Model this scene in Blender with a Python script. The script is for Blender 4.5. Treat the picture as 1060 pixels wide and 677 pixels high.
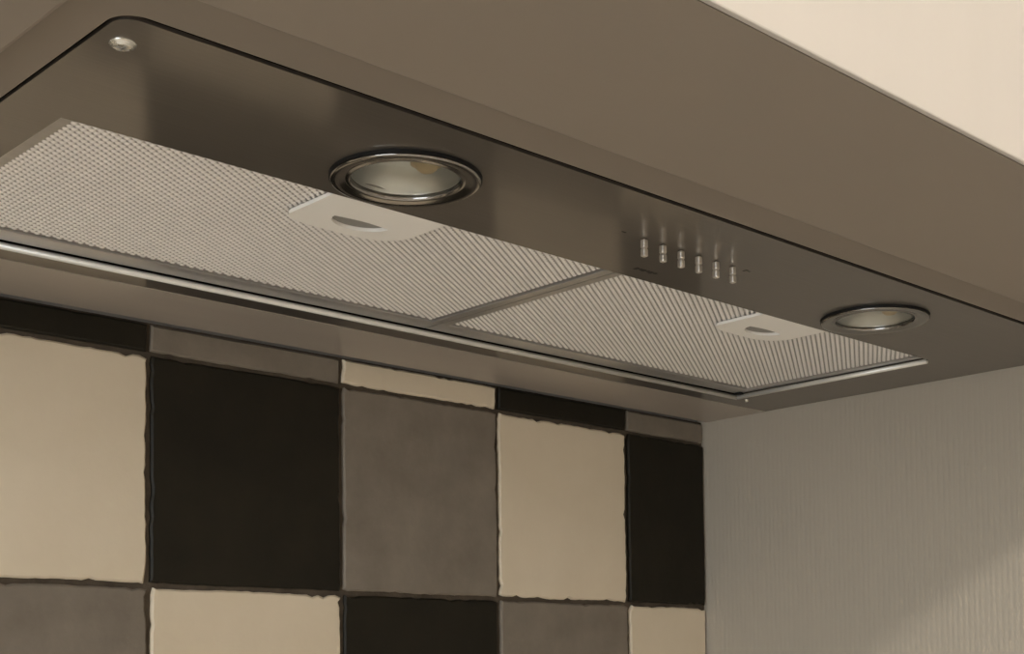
import bpy, bmesh, math, random
from mathutils import Vector, Matrix

for o in list(bpy.data.objects):
    bpy.data.objects.remove(o, do_unlink=True)
scene = bpy.context.scene
COL = scene.collection
random.seed(7)
Z0 = 1.60                       # height of the hood's underside above the floor
# World: x = 0 is the right wall, y = 0 the tiled wall (room towards -y).
# Builders use heights relative to the hood's underside; Z0 is added on building.

# ------------------------------------------------------------------ camera
YAW, PITCH, ROLL = 0.7820, 0.0479, -0.0134
FPX, CX, CY = 1447.1, 594.77, 628.39
CAM = Vector((-0.6806, -0.5665, -0.1585 + Z0))
fwd = Vector((math.sin(YAW)*math.cos(PITCH), math.cos(YAW)*math.cos(PITCH), math.sin(PITCH)))
rgt = Vector((math.cos(YAW), -math.sin(YAW), 0))
upv = rgt.cross(fwd)
r2 = math.cos(ROLL)*rgt + math.sin(ROLL)*upv
u2 = -math.sin(ROLL)*rgt + math.cos(ROLL)*upv
cd = bpy.data.cameras.new('camera')
cam = bpy.data.objects.new('camera', cd)
COL.objects.link(cam)
M = Matrix((r2, u2, -fwd)).transposed().to_4x4()
M.translation = CAM
cam.matrix_world = M
cd.sensor_fit = 'HORIZONTAL'
cd.sensor_width = 36.0
cd.lens = 36.0*FPX/1060.0
cd.shift_x = (530.0-CX)/1060.0
cd.shift_y = (CY-338.5)/1060.0
cd.clip_start = 0.01
cd.clip_end = 50
scene.camera = cam

# ------------------------------------------------------------------ world, light, exposure
w = bpy.data.worlds.new('world')
scene.world = w
w.use_nodes = True
w.node_tree.nodes['Background'].inputs[0].default_value = (0.96, 1.0, 1.06, 1)   # even daylight for the added window
w.node_tree.nodes['Background'].inputs[1].default_value = 3.5
FILL_WIN = (-1.30, -0.35, -0.60, 0.50)   # unseen window added to brighten the left side: y0, y1, z0, z1 (relative to the hood's underside)
XL, YF = -1.75, -3.2                 # left and front walls
pl = bpy.data.lights.new('fill_window_portal', 'AREA')  # lets in the daylight of the added window
pl.shape = 'RECTANGLE'
pl.size = FILL_WIN[3]-FILL_WIN[2]
pl.size_y = FILL_WIN[1]-FILL_WIN[0]
pl.cycles.is_portal = True
po = bpy.data.objects.new('fill_window_portal', pl)
COL.objects.link(po)
po.location = (XL-0.125, (FILL_WIN[0]+FILL_WIN[1])/2, (FILL_WIN[2]+FILL_WIN[3])/2+Z0)
po.rotation_euler = (0, -math.pi/2, 0)
LAMP_POS = (-0.66, -2.0)       # the room's ceiling lamp
LAMP_STRENGTH = 205.0
LAMP_COLOR = (1.0, 0.91, 0.80)
scene.view_settings.view_transform = 'Standard'
scene.view_settings.look = 'None'
scene.view_settings.gamma = 1.0
scene.view_settings.use_curve_mapping = False
scene.view_settings.exposure = 1.0

# ------------------------------------------------------------------ materials
def new_mat(name):
    m = bpy.data.materials.new(name)
    m.use_nodes = True
    nt = m.node_tree
    return m, nt, nt.nodes['Principled BSDF']

def noise(nt, scale, detail=4, rough=0.55, vec=None, stretch=None):
    tc = nt.nodes.new('ShaderNodeTexCoord')
    n = nt.nodes.new('ShaderNodeTexNoise')
    n.inputs['Scale'].default_value = scale
    n.inputs['Detail'].default_value = detail
    n.inputs['Roughness'].default_value = rough
    if stretch:
        mp = nt.nodes.new('ShaderNodeMapping')
        mp.inputs['Scale'].default_value = stretch
        nt.links.new(tc.outputs['Object'], mp.inputs[0])
        nt.links.new(mp.outputs[0], n.inputs['Vector'])
    else:
        nt.links.new(tc.outputs['Object'], n.inputs['Vector'])
    return n

def ramp(nt, src, stops):
    r = nt.nodes.new('ShaderNodeValToRGB')
    while len(r.color_ramp.elements) < len(stops):
        r.color_ramp.elements.new(0.5)
    for e, (p, c) in zip(r.color_ramp.elements, stops):
        e.position = p
        e.color = (*c, 1)
    nt.links.new(src, r.inputs[0])
    return r

def bump(nt, bsdf, src, strength, dist):
    b = nt.nodes.new('ShaderNodeBump')
    b.inputs['Strength'].default_value = strength
    b.inputs['Distance'].default_value = dist
    nt.links.new(src, b.inputs['Height'])
    nt.links.new(b.outputs[0], bsdf.inputs['Normal'])
    return b

def mottled(name, c1, c2, scale=12, rough=0.6, bump_s=0.0, bump_d=0.001, bscale=90, spec=0.3, metallic=0.0, stretch=None):
    m, nt, b = new_mat(name)
    n = noise(nt, scale, 6, 0.6, stretch=stretch)
    r = ramp(nt, n.outputs['Fac'], [(0.3, c1), (0.7, c2)])
    nt.links.new(r.outputs[0], b.inputs['Base Color'])
    b.inputs['Roughness'].default_value = rough
    b.inputs['Specular IOR Level'].default_value = spec
    b.inputs['Metallic'].default_value = metallic
    if bump_s:
        n2 = noise(nt, bscale, 5, 0.6)
        bump(nt, b, n2.outputs['Fac'], bump_s, bump_d)
    return m

MAT = {}
MAT['cream_tile'] = mottled('cream_glazed_tile', (0.62, 0.535, 0.405), (0.685, 0.60, 0.47), 14, 0.5, 0.25, 0.0012, 45, 0.3)
MAT['grey_tile'] = mottled('grey_cement_tile', (0.165, 0.14, 0.112), (0.225, 0.195, 0.158), 40, 0.65, 0.3, 0.0008, 120, 0.25)
MAT['dark_tile'] = mottled('black_brown_tile', (0.008, 0.0066, 0.0034), (0.016, 0.013, 0.0072), 30, 0.55, 0.3, 0.0008, 90, 0.25)
MAT['grout'] = mottled('brown_grout', (0.06, 0.048, 0.036), (0.12, 0.097, 0.073), 60, 0.95, 0.6, 0.002, 200, 0.1)
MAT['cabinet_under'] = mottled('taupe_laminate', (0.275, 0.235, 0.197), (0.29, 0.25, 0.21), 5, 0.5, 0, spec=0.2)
MAT['lip'] = mottled('taupe_lacquer_lip', (0.235, 0.20, 0.167), (0.25, 0.213, 0.178), 5, 0.5, 0, spec=0.2)
MAT['strip'] = mottled('satin_taupe_strip', (0.39, 0.345, 0.305), (0.43, 0.385, 0.335), 8, 0.38, 0, spec=0.35, metallic=0.2, stretch=(1, 6, 6))
MAT['cabinet_front'] = mottled('cream_laminate_front', (0.53, 0.50, 0.465), (0.555, 0.525, 0.49), 3, 0.45, 0, spec=0.3, stretch=(6, 6, 0.6))
MAT['plain_wall'] = mottled('off_white_paint', (0.56, 0.54, 0.51), (0.60, 0.58, 0.55), 3, 0.9, 0.1, 0.001, 150, 0.15)
MAT['ceiling'] = mottled('white_ceiling_paint', (0.70, 0.69, 0.66), (0.74, 0.73, 0.70), 3, 0.95, 0.1, 0.001, 120, 0.1)
MAT['floor'] = mottled('pale_wood_floor', (0.46, 0.39, 0.32), (0.56, 0.49, 0.41), 4, 0.5, 0.1, 0.001, 60, 0.3, stretch=(1, 8, 1))
MAT['worktop'] = mottled('pale_stone_worktop', (0.60, 0.58, 0.545), (0.66, 0.64, 0.60), 30, 0.35, 0, spec=0.4)
MAT['base_front'] = mottled('cream_base_front', (0.58, 0.54, 0.48), (0.62, 0.58, 0.52), 3, 0.45, 0, spec=0.3)
MAT['dark_void'] = mottled('dark_hood_interior', (0.012, 0.011, 0.010), (0.02, 0.018, 0.016), 10, 0.9, 0, spec=0.05)
MAT['gap_black'] = mottled('gap_black', (0.008, 0.008, 0.008), (0.014, 0.013, 0.012), 20, 0.6, 0, spec=0.2)  # black for the shaded bezel gap and the drain hole
MAT['print'] = mottled('dark_print', (0.02, 0.018, 0.016), (0.03, 0.027, 0.024), 30, 0.6, 0, spec=0.2)
MAT['alu_dome'] = mottled('pressed_aluminium', (0.90, 0.88, 0.87), (0.95, 0.935, 0.925), 6, 0.38, 0, metallic=0.6, spec=0.5)
MAT['alu_back'] = mottled('aluminium_sheet', (0.40, 0.385, 0.375), (0.47, 0.455, 0.445), 8, 0.45, 0, metallic=0.5)
MAT['alu_bar'] = mottled('aluminium_frame_bar', (0.50, 0.485, 0.47), (0.56, 0.545, 0.53), 10, 0.35, 0, metallic=0.8, stretch=(1, 30, 30))
MAT['bead'] = mottled('bright_rolled_edge', (0.74, 0.73, 0.69), (0.80, 0.79, 0.75), 10, 0.3, 0, metallic=0.4)
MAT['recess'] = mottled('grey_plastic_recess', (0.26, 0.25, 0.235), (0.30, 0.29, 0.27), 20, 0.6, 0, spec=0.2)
MAT['handle'] = mottled('light_grey_plastic', (0.90, 0.885, 0.85), (0.93, 0.915, 0.88), 10, 0.45, 0, spec=0.35)
MAT['chrome'] = mottled('dull_chrome', (0.55, 0.54, 0.53), (0.62, 0.61, 0.60), 20, 0.14, 0, metallic=1.0)
MAT['bezel'] = mottled('dark_chrome_ring', (0.30, 0.29, 0.28), (0.35, 0.34, 0.33), 20, 0.13, 0, metallic=1.0)
MAT['button'] = mottled('satin_metal_button', (0.70, 0.66, 0.61), (0.76, 0.72, 0.66), 40, 0.38, 0, metallic=0.9)
MAT['screw'] = mottled('zinc_screw', (0.66, 0.66, 0.62), (0.80, 0.80, 0.76), 200, 0.25, 0, metallic=0.9)
MAT['reflector'] = mottled('lamp_reflector', (0.84, 0.84, 0.81), (0.92, 0.92, 0.89), 20, 0.30, 0, metallic=0.75)
MAT['bulb'] = mottled('bulb_ceramic', (0.72, 0.55, 0.34), (0.82, 0.68, 0.46), 60, 0.5, 0, spec=0.4)

def steel():
    """brushed steel: a clear mirror lobe with a wide hazy one under it"""
    m, nt, b = new_mat('brushed_stainless_steel')
    n = noise(nt, 60, 6, 0.6, stretch=(0.25, 30, 30))
    r = ramp(nt, n.outputs['Fac'], [(0.25, (0.275, 0.255, 0.232)), (0.75, (0.315, 0.292, 0.268))])
    b2 = nt.nodes.new('ShaderNodeBsdfPrincipled')
    n2 = noise(nt, 9, 2, 0.5)
    bp = bump(nt, b, n2.outputs['Fac'], 0.05, 0.001)
    for sh, ro in ((b, 0.125), (b2, 0.55)):
        nt.links.new(r.outputs[0], sh.inputs['Base Color'])
        nt.links.new(bp.outputs[0], sh.inputs['Normal'])
        sh.inputs['Metallic'].default_value = 1.0
        sh.inputs['Roughness'].default_value = ro
    mx = nt.nodes.new('ShaderNodeMixShader')
    mx.inputs[0].default_value = 0.52
    nt.links.new(b.outputs[0], mx.inputs[1])
    nt.links.new(b2.outputs[0], mx.inputs[2])
    nt.links.new(mx.outputs[0], nt.nodes['Material Output'].inputs[0])
    return m
MAT['steel'] = steel()

def wallpaper():
    m, nt, b = new_mat('ribbed_wallpaper')
    n = noise(nt, 3, 3)
    r = ramp(nt, n.outputs['Fac'], [(0.3, (0.385, 0.345, 0.285)), (0.7, (0.415, 0.375, 0.315))])
    nt.links.new(r.outputs[0], b.inputs['Base Color'])
    b.inputs['Roughness'].default_value = 0.9
    b.inputs['Specular IOR Level'].default_value = 0.1
    tc = nt.nodes.new('ShaderNodeTexCoord')
    wv = nt.nodes.new('ShaderNodeTexWave')
    wv.wave_type = 'BANDS'
    wv.bands_direction = 'Y'
    wv.inputs['Scale'].default_value = 95.0
    wv.inputs['Distortion'].default_value = 0.9
    wv.inputs['Detail'].default_value = 2.0
    wv.inputs['Detail Scale'].default_value = 0.6
    mp = nt.nodes.new('ShaderNodeMapping')
    mp.inputs['Scale'].default_value = (1, 1, 0.12)
    nt.links.new(tc.outputs['Object'], mp.inputs[0])
    nt.links.new(mp.outputs[0], wv.inputs['Vector'])
    bump(nt, b, wv.outputs['Fac'], 0.15, 0.0006)
    return m
MAT['wallpaper'] = wallpaper()

def glass():
    m, nt, b = new_mat('clear_lamp_glass')
    tr = nt.nodes.new('ShaderNodeBsdfTransparent')
    tr.inputs[0].default_value = (0.96, 0.97, 0.95, 1)
    gl = nt.nodes.new('ShaderNodeBsdfGlossy')
    gl.inputs['Roughness'].default_value = 0.08
    fr = nt.nodes.new('ShaderNodeFresnel')
    fr.inputs[0].default_value = 1.5
    mx = nt.nodes.new('ShaderNodeMixShader')
    nt.links.new(fr.outputs[0], mx.inputs[0])
    nt.links.new(tr.outputs[0], mx.inputs[1])
    nt.links.new(gl.outputs[0], mx.inputs[2])
    nt.links.new(mx.outputs[0], nt.nodes['Material Output'].inputs[0])
    return m
MAT['glass'] = glass()

def fill_pane():
    m, nt, b = new_mat('fill_window_pane')  # glass of the added window
    tr = nt.nodes.new('ShaderNodeBsdfTransparent')
    tr.inputs[0].default_value = (0.95, 0.96, 0.95, 1)
    gl = nt.nodes.new('ShaderNodeBsdfGlossy')
    gl.inputs['Roughness'].default_value = 0.02
    mx = nt.nodes.new('ShaderNodeMixShader')
    mx.inputs[0].default_value = 0.06
    nt.links.new(tr.outputs[0], mx.inputs[1])
    nt.links.new(gl.outputs[0], mx.inputs[2])
    nt.links.new(mx.outputs[0], nt.nodes['Material Output'].inputs[0])
    return m
MAT['fill_pane'] = fill_pane()

def lampglow():
    m, nt, b = new_mat('lit_opal_glass')
    b.inputs['Base Color'].default_value = (0.8, 0.78, 0.74, 1)
    b.inputs['Emission Color'].default_value = (*LAMP_COLOR, 1)
    b.inputs['Emission Strength'].default_value = LAMP_STRENGTH
    return m
MAT['lampglow'] = lampglow()

# ------------------------------------------------------------------ helpers
def link(name, bm, mat, parent=None, smooth=False, at=None):
    """one mesh object; vertices are in world x, y and hood-relative z"""
    o = Vector(at) if at else Vector((0, 0, 0))
    for v in bm.verts:
        v.co -= o
    me = bpy.data.meshes.new(name)
    bm.to_mesh(me)
    bm.free()
    if smooth:
        for p in me.polygons:
            p.use_smooth = True
    me.materials.append(MAT[mat])
    ob = bpy.data.objects.new(name, me)
    COL.objects.link(ob)
    ob.location = o + Vector((0, 0, Z0))
    if parent:
        set_parent(ob, parent)
    return ob

def wloc(o):
    p = Vector(o.location)
    while o.parent:
        o = o.parent
        p += o.location
    return p

def set_parent(ob, parent):
    ob.location = Vector(ob.location) - wloc(parent)
    ob.parent = parent

def empty(name, loc):
    e = bpy.data.objects.new(name, None)
    e.empty_display_size = 0.05
    COL.objects.link(e)
    e.location = Vector(loc) + Vector((0, 0, Z0))
    return e

def tag(o, label=None, cat=None, group=None, kind=None):
    if label: o['label'] = label
    if cat: o['category'] = cat
    if group: o['group'] = group
    if kind: o['kind'] = kind
    return o

def box(bm, x0, x1, y0, y1, z0, z1, bev=0.0, seg=2):
    vs = [bm.verts.new((x, y, z)) for z in (z0, z1) for y in (y0, y1) for x in (x0, x1)]
    q = [(0, 2, 3, 1), (4, 5, 7, 6), (0, 1, 5, 4), (2, 6, 7, 3), (0, 4, 6, 2), (1, 3, 7, 5)]
    fs = [bm.faces.new([vs[i] for i in f]) for f in q]
    if bev:
        es = {e for f in fs for e in f.edges}
        bmesh.ops.bevel(bm, geom=list(es), offset=bev, segments=seg, affect='EDGES', profile=0.5)
    return bm

def bx(*a, **k):
    return box(bmesh.new(), *a, **k)

def slab(outer, holes, z0, z1):
    """flat plate with holes, from outline loops of (x, y)"""
    bm = bmesh.new()
    edges = []
    for lp in [outer]+holes:
        vs = [bm.verts.new((x, y, z0)) for x, y in lp]
        for i in range(len(vs)):
            edges.append(bm.edges.new((vs[i], vs[(i+1) % len(vs)])))
    r = bmesh.ops.triangle_fill(bm, use_beauty=True, use_dissolve=False, edges=edges)
    fs = [g for g in r['geom'] if isinstance(g, bmesh.types.BMFace)]
    ex = bmesh.ops.extrude_face_region(bm, geom=fs)
    for g in ex['geom']:
        if isinstance(g, bmesh.types.BMVert):
            g.co.z = z1
    bmesh.ops.recalc_face_normals(bm, faces=bm.faces)
    return bm

def circ(cx, cy, r, n=48):
    return [(cx+r*math.cos(2*math.pi*i/n), cy+r*math.sin(2*math.pi*i/n)) for i in range(n)]

def lathe(cx, cy, prof, n=64, close=False):
    """revolve (r, z) profile about a vertical axis"""
    bm = bmesh.new()
    rings = []
    for r, z in prof:
        if r < 1e-6:
            rings.append([bm.verts.new((cx, cy, z))])
        else:
            rings.append([bm.verts.new((cx+r*math.cos(2*math.pi*i/n), cy+r*math.sin(2*math.pi*i/n), z)) for i in range(n)])
    pairs = list(zip(rings, rings[1:]))
    if close:
        pairs.append((rings[-1], rings[0]))
    for a, b in pairs:
        for i in range(n):
            j = (i+1) % n
            if len(a) == 1 and len(b) == 1:
                continue
            if len(a) == 1:
                bm.faces.new((a[0], b[i], b[j]))
            elif len(b) == 1:
                bm.faces.new((a[i], b[0], a[j]))
            else:
                bm.faces.new((a[i], b[i], b[j], a[j]))
    bmesh.ops.recalc_face_normals(bm, faces=bm.faces)
    return bm

def tube(pts, r, n=8):
    bm = bmesh.new()
    rings = []
    for k, p in enumerate(pts):
        p = Vector(p)
        d = (Vector(pts[min(k+1, len(pts)-1)]) - Vector(pts[max(k-1, 0)])).normalized()
        a = d.cross(Vector((0, 0, 1)))
        a = a.normalized() if a.length > 1e-6 else Vector((1, 0, 0))
        b = a.cross(d)
        rings.append([bm.verts.new(p + r*(math.cos(t)*a + math.sin(t)*b)) for t in [2*math.pi*i/n for i in range(n)]])
    for a, b in zip(rings, rings[1:]):
        for i in range(n):
            bm.faces.new((a[i], a[(i+1) % n], b[(i+1) % n], b[i]))
    bm.faces.new(rings[0][::-1])
    bm.faces.new(rings[-1])
    bmesh.ops.recalc_face_normals(bm, faces=bm.faces)
    return bm

# ------------------------------------------------------------------ room shell
FL, CE = -Z0, 1.02              # floor and ceiling, relative to the hood's underside
wall_back = tag(link('wall_back', bx(XL, 0.10, 0.0065, 0.12, FL, CE), 'plain_wall'), kind='structure')
link('grout_bed', bx(XL+0.0005, -0.0003, 0.0022, 0.0066, -0.655, 0.0), 'grout', wall_back)
tag(link('wall_right', bx(0.0, 0.12, YF, 0.0065, FL, CE), 'wallpaper'), kind='structure')
wl = bmesh.new()
box(wl, XL-0.12, XL, YF, FILL_WIN[0], FL, CE)
box(wl, XL-0.12, XL, FILL_WIN[1], 0.12, FL, CE)
box(wl, XL-0.12, XL, FILL_WIN[0], FILL_WIN[1], FL, FILL_WIN[2])
box(wl, XL-0.12, XL, FILL_WIN[0], FILL_WIN[1], FILL_WIN[3], CE)
tag(link('wall_left', wl, 'plain_wall'), kind='structure')
wf = bmesh.new()
wy = [FILL_WIN[0], FILL_WIN[0]+0.05, (FILL_WIN[0]+FILL_WIN[1])/2-0.02, (FILL_WIN[0]+FILL_WIN[1])/2+0.02, FILL_WIN[1]-0.05, FILL_WIN[1]]
for a, b in ((0, 1), (2, 3), (4, 5)):
    box(wf, XL-0.09, XL-0.04, wy[a], wy[b], FILL_WIN[2], FILL_WIN[3])
for a, b in ((1, 2), (3, 4)):
    box(wf, XL-0.09, XL-0.04, wy[a], wy[b], FILL_WIN[2], FILL_WIN[2]+0.05)
    box(wf, XL-0.09, XL-0.04, wy[a], wy[b], FILL_WIN[3]-0.05, FILL_WIN[3])
fill_win = tag(link('fill_window_1', wf, 'ceiling'), kind='structure')  # unseen window, added as soft fill light from the left
for a, b in ((1, 2), (3, 4)):
    link('fill_pane', bx(XL-0.066, XL-0.062, wy[a], wy[b], FILL_WIN[2]+0.05, FILL_WIN[3]-0.05), 'fill_pane', fill_win)
tag(link('wall_front', bx(XL-0.12, 0.12, YF-0.12, YF, FL, CE), 'plain_wall'), kind='structure')
tag(link('floor', bx(XL-0.12, 0.12, YF-0.12, 0.12, FL-0.1, FL), 'floor'), kind='structure')
tag(link('ceiling', bx(XL-0.12, 0.12, YF-0.12, 0.12, CE, CE+0.1), 'ceiling'), kind='structure')

# ------------------------------------------------------------------ wall tiles (each its own piece)
P, X0, R0 = 0.103, 0.0721, 0.0141
WT = -0.655                     # worktop height
def rough_edge(a, b, n, amp, rnd):
    """points from a towards b (b excluded) with a chipped, hand-cut wobble"""
    out = []
    ph = rnd.uniform(0, 6)
    d = (b[0]-a[0], b[1]-a[1])
    L = math.hypot(*d)
    nx, ny = -d[1]/L, d[0]/L
    for i in range(n):
        t = i/n
        k = (rnd.uniform(0, amp)*0.5 + amp*0.4*(1+math.sin(t*9+ph))/2) if 0 < i else amp*1.5
        if rnd.random() < 0.08:
            k += amp*rnd.uniform(0.6, 1.4)
        out.append((a[0]+d[0]*t+nx*k, a[1]+d[1]*t+ny*k))
    return out

def tile_mesh(x0, x1, z0, z1, rnd, amp):
    nx = max(3, int((x1-x0)/0.0032)); nz = max(2, int((z1-z0)/0.0032))
    c = [(x0, z0), (x1, z0), (x1, z1), (x0, z1)]
    lp = rough_edge(c[0], c[1], nx, amp, rnd)+rough_edge(c[1], c[2], nz, amp, rnd) \
        + rough_edge(c[2], c[3], nx, amp, rnd)+rough_edge(c[3], c[0], nz, amp, rnd)
    mx, mz = (x0+x1)/2, (z0+z1)/2
    hx, hz = (x1-x0)/2, (z1-z0)/2
    yf = rnd.uniform(-0.0005, 0.0005)
    bm = bmesh.new()
    back = [bm.verts.new((x, 0.0045, z)) for x, z in lp]
    mid = [bm.verts.new((x, 0.0009+yf, z)) for x, z in lp]
    front = []
    for x, z in lp:
        fx = 1-0.0009/hx; fz = 1-0.0009/hz
        front.append(bm.verts.new((mx+(x-mx)*fx, yf, mz+(z-mz)*fz)))
    n = len(lp)
    for i in range(n):
        j = (i+1) % n
        bm.faces.new((back[i], back[j], mid[j], mid[i]))
        bm.faces.new((mid[i], mid[j], front[j], front[i]))
    bm.faces.new(front)
    bmesh.ops.recalc_face_normals(bm, faces=bm.faces)
    return bm, (mx, 0.0, mz)

SEQ = ['dark_tile', 'cream_tile', 'grey_tile']
NC = 17
for row in range(-1, 7):
    ztop = -0.0009 if row < 0 else -R0-row*P-0.0008
    zbot = -R0+0.0008 if row < 0 else -R0-(row+1)*P+0.0008
    if zbot < WT:
        zbot = WT+0.001
    for c in range(NC):
        xr = -0.0012 if c == 0 else -X0-(c-1)*P-0.0008
        xl = -X0-c*P+0.0008
        rnd = random.Random(row*100+c)
        kind = SEQ[(c+row) % 3]
        amp = {'dark_tile': 0.0006, 'cream_tile': 0.0010, 'grey_tile': 0.0007}[kind]
        if row < 0:
            amp *= 0.5
        bm, at = tile_mesh(xl, xr, zbot, ztop, rnd, amp)
        t = link('tile', bm, kind, wall_back, at=at)

# ------------------------------------------------------------------ wall cabinet that carries the hood
PZ = -0.003                     # underside of the cabinet's bottom board
CL, CFY, CT = -0.606, -0.3651, 0.66
LIPX, LIPY = -0.5402, -0.2830   # cut-out for the hood
cab = tag(empty('wall_cabinet', (CL/2, -0.18, PZ)), 'wall cabinet with taupe underside and cream front above the cooker hood', 'cabinet')
out = [(CL, -0.001), (CL, CFY+0.002), (-0.001, CFY+0.002), (-0.001, LIPY), ]
R = 0.004
out += [(LIPX+R-R*math.sin(a), LIPY-R+R*math.cos(a)) if False else (LIPX+R*(1-math.sin(a)), LIPY+R*(1-math.cos(a))) for a in [i*math.pi/2/6 for i in range(7)]]
out += [(LIPX, -0.001)]
bm = slab(out, [], PZ, 0.013)
es = [e for e in bm.edges if all(abs(v.co.z-PZ) < 1e-6 for v in e.verts) and
      all((abs(v.co.y-LIPY) < R+1e-5 or abs(v.co.x-LIPX) < R+1e-5) for v in e.verts) and len(e.link_faces) == 2 and
      abs(e.link_faces[0].normal.z) + abs(e.link_faces[1].normal.z) < 1.5]
bmesh.ops.bevel(bm, geom=es, offset=0.0018, segments=3, affect='EDGES', profile=0.5)
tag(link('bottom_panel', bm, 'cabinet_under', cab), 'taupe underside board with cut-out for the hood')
link('side_panel', bx(CL, CL+0.016, CFY+0.002, -0.001, 0.0135, CT), 'cabinet_front', cab)
link('side_panel', bx(-0.017, -0.001, CFY+0.002, -0.001, 0.0135, CT), 'cabinet_front', cab)
link('top_panel', bx(CL+0.016, -0.017, CFY+0.002, -0.001, CT-0.016, CT), 'cabinet_front', cab)
link('back_panel', bx(CL+0.016, -0.017, -0.006, -0.002, 0.09, CT-0.016), 'cabinet_front', cab)
tag(link('door', bx(CL, -0.001, CFY, CFY+0.0019, PZ, CT, bev=0.0005), 'cabinet_front', cab), 'cream cabinet front catching the room light')

# ------------------------------------------------------------------ the cooker hood
PX, PY = -0.526, -0.2602        # plate's left and front edges
hood = tag(empty('cooker_hood', (-0.26, -0.13, 0)), 'built-in stainless steel cooker hood with two grease filters and two spotlights', 'cooker hood')
OX0, OX1, OY0, OY1 = -0.5095, -0.0505, -0.1915, -0.0665     # filter opening
LAMPS = [(-0.409, -0.2195), (-0.1435, -0.2205)]
LR = 0.0240
rc = 0.0055
BF = -0.0495
outer = [(-0.0006, BF), (-0.0006, PY)]
outer += [(PX+rc-rc*math.sin(a), PY+rc-rc*math.cos(a)) for a in [i*math.pi/2/8 for i in range(9)]]
outer += [(PX, BF)]
hole = [(OX0, OY0), (OX1, OY0), (OX1, OY1), (OX0, OY1)]
bm = slab(outer, [hole]+[circ(x, y, LR-0.003) for x, y in LAMPS], 0.0, 0.0010)
plate = tag(link('base_plate', bm, 'steel', hood), 'brushed stainless steel underside reflecting the tiles')
tag(link('back_strip', bx(PX, -0.0006, BF+0.0002, -0.0035, -0.0003, 0.0010), 'strip', hood), 'satin taupe strip between the filters and the tiles')
# shadow gap, then the lacquered lip of the housing around front and left
g = 0.0019
def lpath(dx, dy, r):
    x, y = PX-dx, PY-dy
    return [(-0.001, y)] + [(x+r-r*math.sin(a), y+r-r*math.cos(a)) for a in [i*math.pi/2/8 for i in range(9)]] + [(x, -0.001)]
inner = lpath(0.0013, 0.0025, rc+g)
outl = lpath(0.026, 0.026, 0.008)
bm = slab(inner+outl[::-1], [], 0.0, 0.012)
tag(link('housing_lip', bm, 'lip', hood), 'narrow taupe lip around the steel plate')
# housing above the plate: closed dark box behind the filters
bm = bmesh.new()
box(bm, PX+0.004, PX+0.006, -0.255, -0.006, 0.0012, 0.085)
box(bm, -0.024, -0.022, -0.255, -0.006, 0.0012, 0.085)
box(bm, PX+0.006, -0.024, -0.255, -0.253, 0.0012, 0.085)
box(bm, PX+0.006, -0.024, -0.008, -0.006, 0.0012, 0.085)
box(bm, PX+0.004, -0.022, -0.255, -0.006, 0.085, 0.087)
link('housing', bm, 'dark_void', hood)
# rolled bead along the back and right of the opening
zb = -0.0004
for a, b in (((OX0-0.0005, OY1+0.0005, zb), (OX1+0.001, OY1+0.0005, zb)), ((OX1+0.0008, OY0+0.001, zb), (OX1+0.0008, OY1-0.0008, zb))):
    link('opening_bead', tube([a, b], 0.0013, 10), 'bead', hood, smooth=True)

# grease filters
def halfmoon(cx, cy, wdt, dep, n=14):
    pts = [(cx-wdt/2+wdt*i/n, cy+0.0012*math.sin(math.pi*i/n)*-1) for i in range(n+1)]
    pts += [(cx+wdt/2*math.cos(a), cy+dep*math.sin(a)) for a in [math.pi*i/n for i in range(1, n)]]
    return pts

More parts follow.
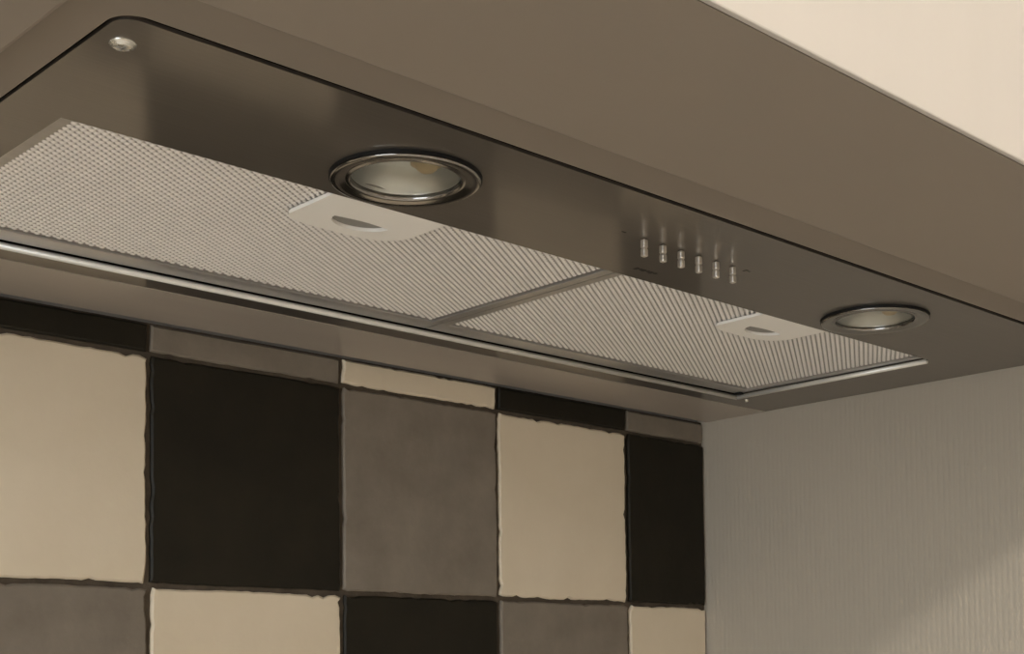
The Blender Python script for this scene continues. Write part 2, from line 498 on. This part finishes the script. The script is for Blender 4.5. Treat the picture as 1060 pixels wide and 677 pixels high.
def make_filter(x0, x1, hx):
    y0, y1 = -0.2035, -0.0681
    mx0, mx1, my0, my1 = x0+0.0050, x1-0.0050, -0.1995, -0.0795
    zf = 0.0016
    # frame: four bars joined as the filter's rim
    f = slab([(x0, y0), (x1, y0), (x1, y1), (x0, y1)], [[(mx0-0.0007, my0-0.0007), (mx1+0.0007, my0-0.0007), (mx1+0.0007, my1+0.0007), (mx0-0.0007, my1+0.0007)]], zf-0.0004, 0.0085)
    fr = tag(link('grease_filter', f, 'alu_bar', hood), 'pressed aluminium grease filter with pale finger latch')
    sh = bx(mx0, mx1, my0, my1, zf+0.0006, 0.0078)
    link('backing_sheet', sh, 'alu_back', fr)
    bm = bmesh.new()
    px, py = 0.0041, 0.00135
    j = 0
    y = my0+0.0009
    n = 8
    while y < my1-0.0009:
        x = mx0+0.0013+(px/2 if j % 2 else 0)
        while x < mx1-0.0011:
            b = [bm.verts.new((x+0.00118*math.cos(2*math.pi*i/n), y+0.00080*math.sin(2*math.pi*i/n), zf+0.0006)) for i in range(n)]
            m_ = [bm.verts.new((x+0.00074*math.cos(2*math.pi*i/n), y+0.00052*math.sin(2*math.pi*i/n), zf+0.00005)) for i in range(n)]
            t = bm.verts.new((x, y, zf-0.0001))
            for i in range(n):
                k = (i+1) % n
                bm.faces.new((b[k], b[i], m_[i], m_[k]))
                bm.faces.new((m_[k], m_[i], t))
            x += px
        y += py
        j += 1
    bmesh.ops.recalc_face_normals(bm, faces=bm.faces)
    tag(link('embossed_mesh', bm, 'alu_dome', fr, smooth=True), 'fine raised dimples of the filter face', kind='stuff')
    # finger latch
    hw = 0.0238
    yb, yf_ = -0.1590, -0.1940
    r1 = 0.0125
    o = [(hx-hw, yf_), (hx+hw, yf_)]
    o += [(hx+hw, yb-r1)] + [(hx+hw-r1*1.3+r1*1.3*math.cos(a), yb-r1+r1*math.sin(a)) for a in [i*math.pi/2/8 for i in range(1, 9)]]
    o += [(hx-hw+r1*1.1-r1*1.1*math.sin(a), yb-0.0070+0.0070*math.cos(a)) for a in [i*math.pi/2/8 for i in range(0, 9)]]
    moon = halfmoon(hx+0.0005, -0.1735, 0.0230, 0.0085)
    h = link('finger_latch', slab(o, [moon], 0.0001, 0.0014), 'handle', fr)
    tag(h, 'pale grey finger latch with half-moon recess')
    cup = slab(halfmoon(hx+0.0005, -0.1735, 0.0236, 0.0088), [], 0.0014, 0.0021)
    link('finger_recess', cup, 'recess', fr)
    return fr
make_filter(-0.5090, -0.2803, -0.3930)
make_filter(-0.2797, -0.0512, -0.1630)

# spotlights
for x, y in LAMPS:
    z = 0.0
    prof = [(LR-0.0004, -0.0010), (LR, -0.0013), (LR-0.0003, -0.0017), (LR-0.0010, -0.0019), (LR-0.0030, -0.0017),
            (LR-0.0046, -0.0012), (LR-0.0052, -0.0011), (LR-0.0057, -0.0015), (LR-0.0063, -0.0014), (LR-0.0066, -0.0008), (LR-0.0066, 0.0006), (LR-0.0020, 0.0006), (LR-0.0020, -0.0009)]
    bz = tag(link('spotlight', lathe(x, y, prof, 72, close=True), 'bezel', hood, smooth=True), 'round halogen spotlight in a chrome ring')
    link('gap_shade_ring', lathe(x, y, [(LR+0.0003, 0.0), (LR+0.0003, -0.0010), (LR-0.0030, -0.0010), (LR-0.0030, 0.0)], 64, close=True), 'gap_black', bz)  # shade of the gap beside the bezel, put in as a black ring
    link('reflector', lathe(x, y, [(LR-0.0066, 0.0004), (0.0166, 0.0012), (0.0145, 0.0028), (0.0110, 0.0043), (0.0065, 0.0055), (0.0, 0.0060)], 64), 'reflector', bz, smooth=True)
    b = lathe(x+0.0045, y-0.0050, [(0.0, 0.0012), (0.0022, 0.0016), (0.0034, 0.0026), (0.0036, 0.0038), (0.0052, 0.0040), (0.0052, 0.0052), (0.0, 0.0056)], 24)
    link('bulb', b, 'bulb', bz, smooth=True)
    link('lens', lathe(x, y, [(0.0, -0.0009), (0.010, -0.0006), (LR-0.0066, 0.0000)], 64), 'glass', bz, smooth=True)

# six push buttons in a row
for i in range(6):
    x = -0.3060+0.01025*i
    y = -0.2280
    bm = box(bmesh.new(), x-0.0011, x+0.0011, y-0.0011, y+0.0011, -0.0034, -0.0002, bev=0.0005)
    box(bm, x-0.0011, x+0.0011, y-0.0011, y+0.0011, -0.0066, -0.0036, bev=0.0005)
    box(bm, x-0.0008, x+0.0008, y-0.0008, y+0.0008, -0.0050, -0.0006)
    b = link('push_button', bm, 'button', hood)

# small dark print by the buttons: a dash, an unreadable maker's mark, an icon
bm = bmesh.new()
box(bm, -0.3185, -0.3165, -0.2290, -0.2284, -0.00012, 0.0)
xs = -0.2815
for wdt, sl in ((0.0016, 0.0008), (0.0010, 0), (0.0018, 0.0006), (0.0012, 0), (0.0016, 0.0007), (0.0014, 0)):
    box(bm, xs, xs+wdt, -0.2020, -0.2006+sl, -0.00012, 0.0)
    xs += wdt+0.0007
box(bm, -0.2472, -0.2462, -0.2290, -0.2270, -0.00012, 0.0)
box(bm, -0.2455, -0.2440, -0.2284, -0.2279, -0.00012, 0.0)
tag(link('printed_marks', bm, 'print', hood), 'tiny dark printed marks beside the buttons', kind='stuff')

# screws
def screw(x, y, r, h):
    s = link('screw', lathe(x, y, [(r*1.25, 0.0), (r*1.25, -h*0.35), (r, -h*0.45), (r*0.95, -h*0.8), (r*0.72, -h), (0, -h*1.05)], 24), 'screw', hood, smooth=True)
    bm = bmesh.new()
    box(bm, x-r*0.6, x+r*0.6, y-r*0.12, y+r*0.12, -h*1.1, -h*0.95)
    box(bm, x-r*0.12, x+r*0.12, y-r*0.6, y+r*0.6, -h*1.1, -h*0.951)
    link('cross_slot', bm, 'alu_back', s)
screw(-0.5187, -0.2464, 0.0027, 0.0013)
screw(-0.0385, -0.0645, 0.0012, 0.0013)
link('drain_hole', bx(OX1-0.0040, OX1-0.0008, OY1-0.0060, OY1-0.0022, 0.0002, 0.0013), 'gap_black', hood)

# ------------------------------------------------------------------ below and around, outside the frame: worktop, base units, ceiling lamp
wt = tag(link('worktop', bx(XL+0.001, -0.001, -0.62, 0.0, WT-0.038, WT, bev=0.003), 'worktop'), 'pale stone worktop running below the tiled wall', 'worktop')
for i in range(3):
    x1 = -0.002-0.58*i
    x0 = x1-0.578
    u = tag(empty('base_cabinet', ((x0+x1)/2, -0.3, FL)), ['cream base cabinet in the corner against the ribbed wall', 'middle cream base cabinet under the pale worktop', 'cream base cabinet at the left-wall end of the worktop'][i], 'cabinet', 'base cabinets under the worktop')
    link('body', bx(x0, x1, -0.56, -0.002, FL+0.10, WT-0.0385), 'base_front', u)
    link('plinth', bx(x0, x1, -0.50, -0.002, FL, FL+0.0995), 'base_front', u)
    d = link('door', bx(x0+0.002, x1-0.002, -0.579, -0.5605, FL+0.11, WT-0.045, bev=0.002), 'base_front', u)
    link('handle', tube([(x1-0.05, -0.5785, WT-0.09), (x1-0.05, -0.60, WT-0.095), (x1-0.05, -0.60, WT-0.22), (x1-0.05, -0.5785, WT-0.225)], 0.005), 'chrome', d, smooth=True)
cl = tag(empty('ceiling_lamp', (*LAMP_POS, CE)), 'round opal ceiling lamp lighting the kitchen', 'lamp')
lx, ly = LAMP_POS
link('ceiling_plate', lathe(lx, ly, [(0.105, CE-0.0005), (0.105, CE-0.025), (0.097, CE-0.028), (0.0, CE-0.028)], 48), 'chrome', cl, smooth=False)
link('opal_shade', lathe(lx, ly, [(0.094, CE-0.028), (0.096, CE-0.045), (0.085, CE-0.07), (0.053, CE-0.088), (0.0, CE-0.094)], 48), 'lampglow', cl, smooth=True)
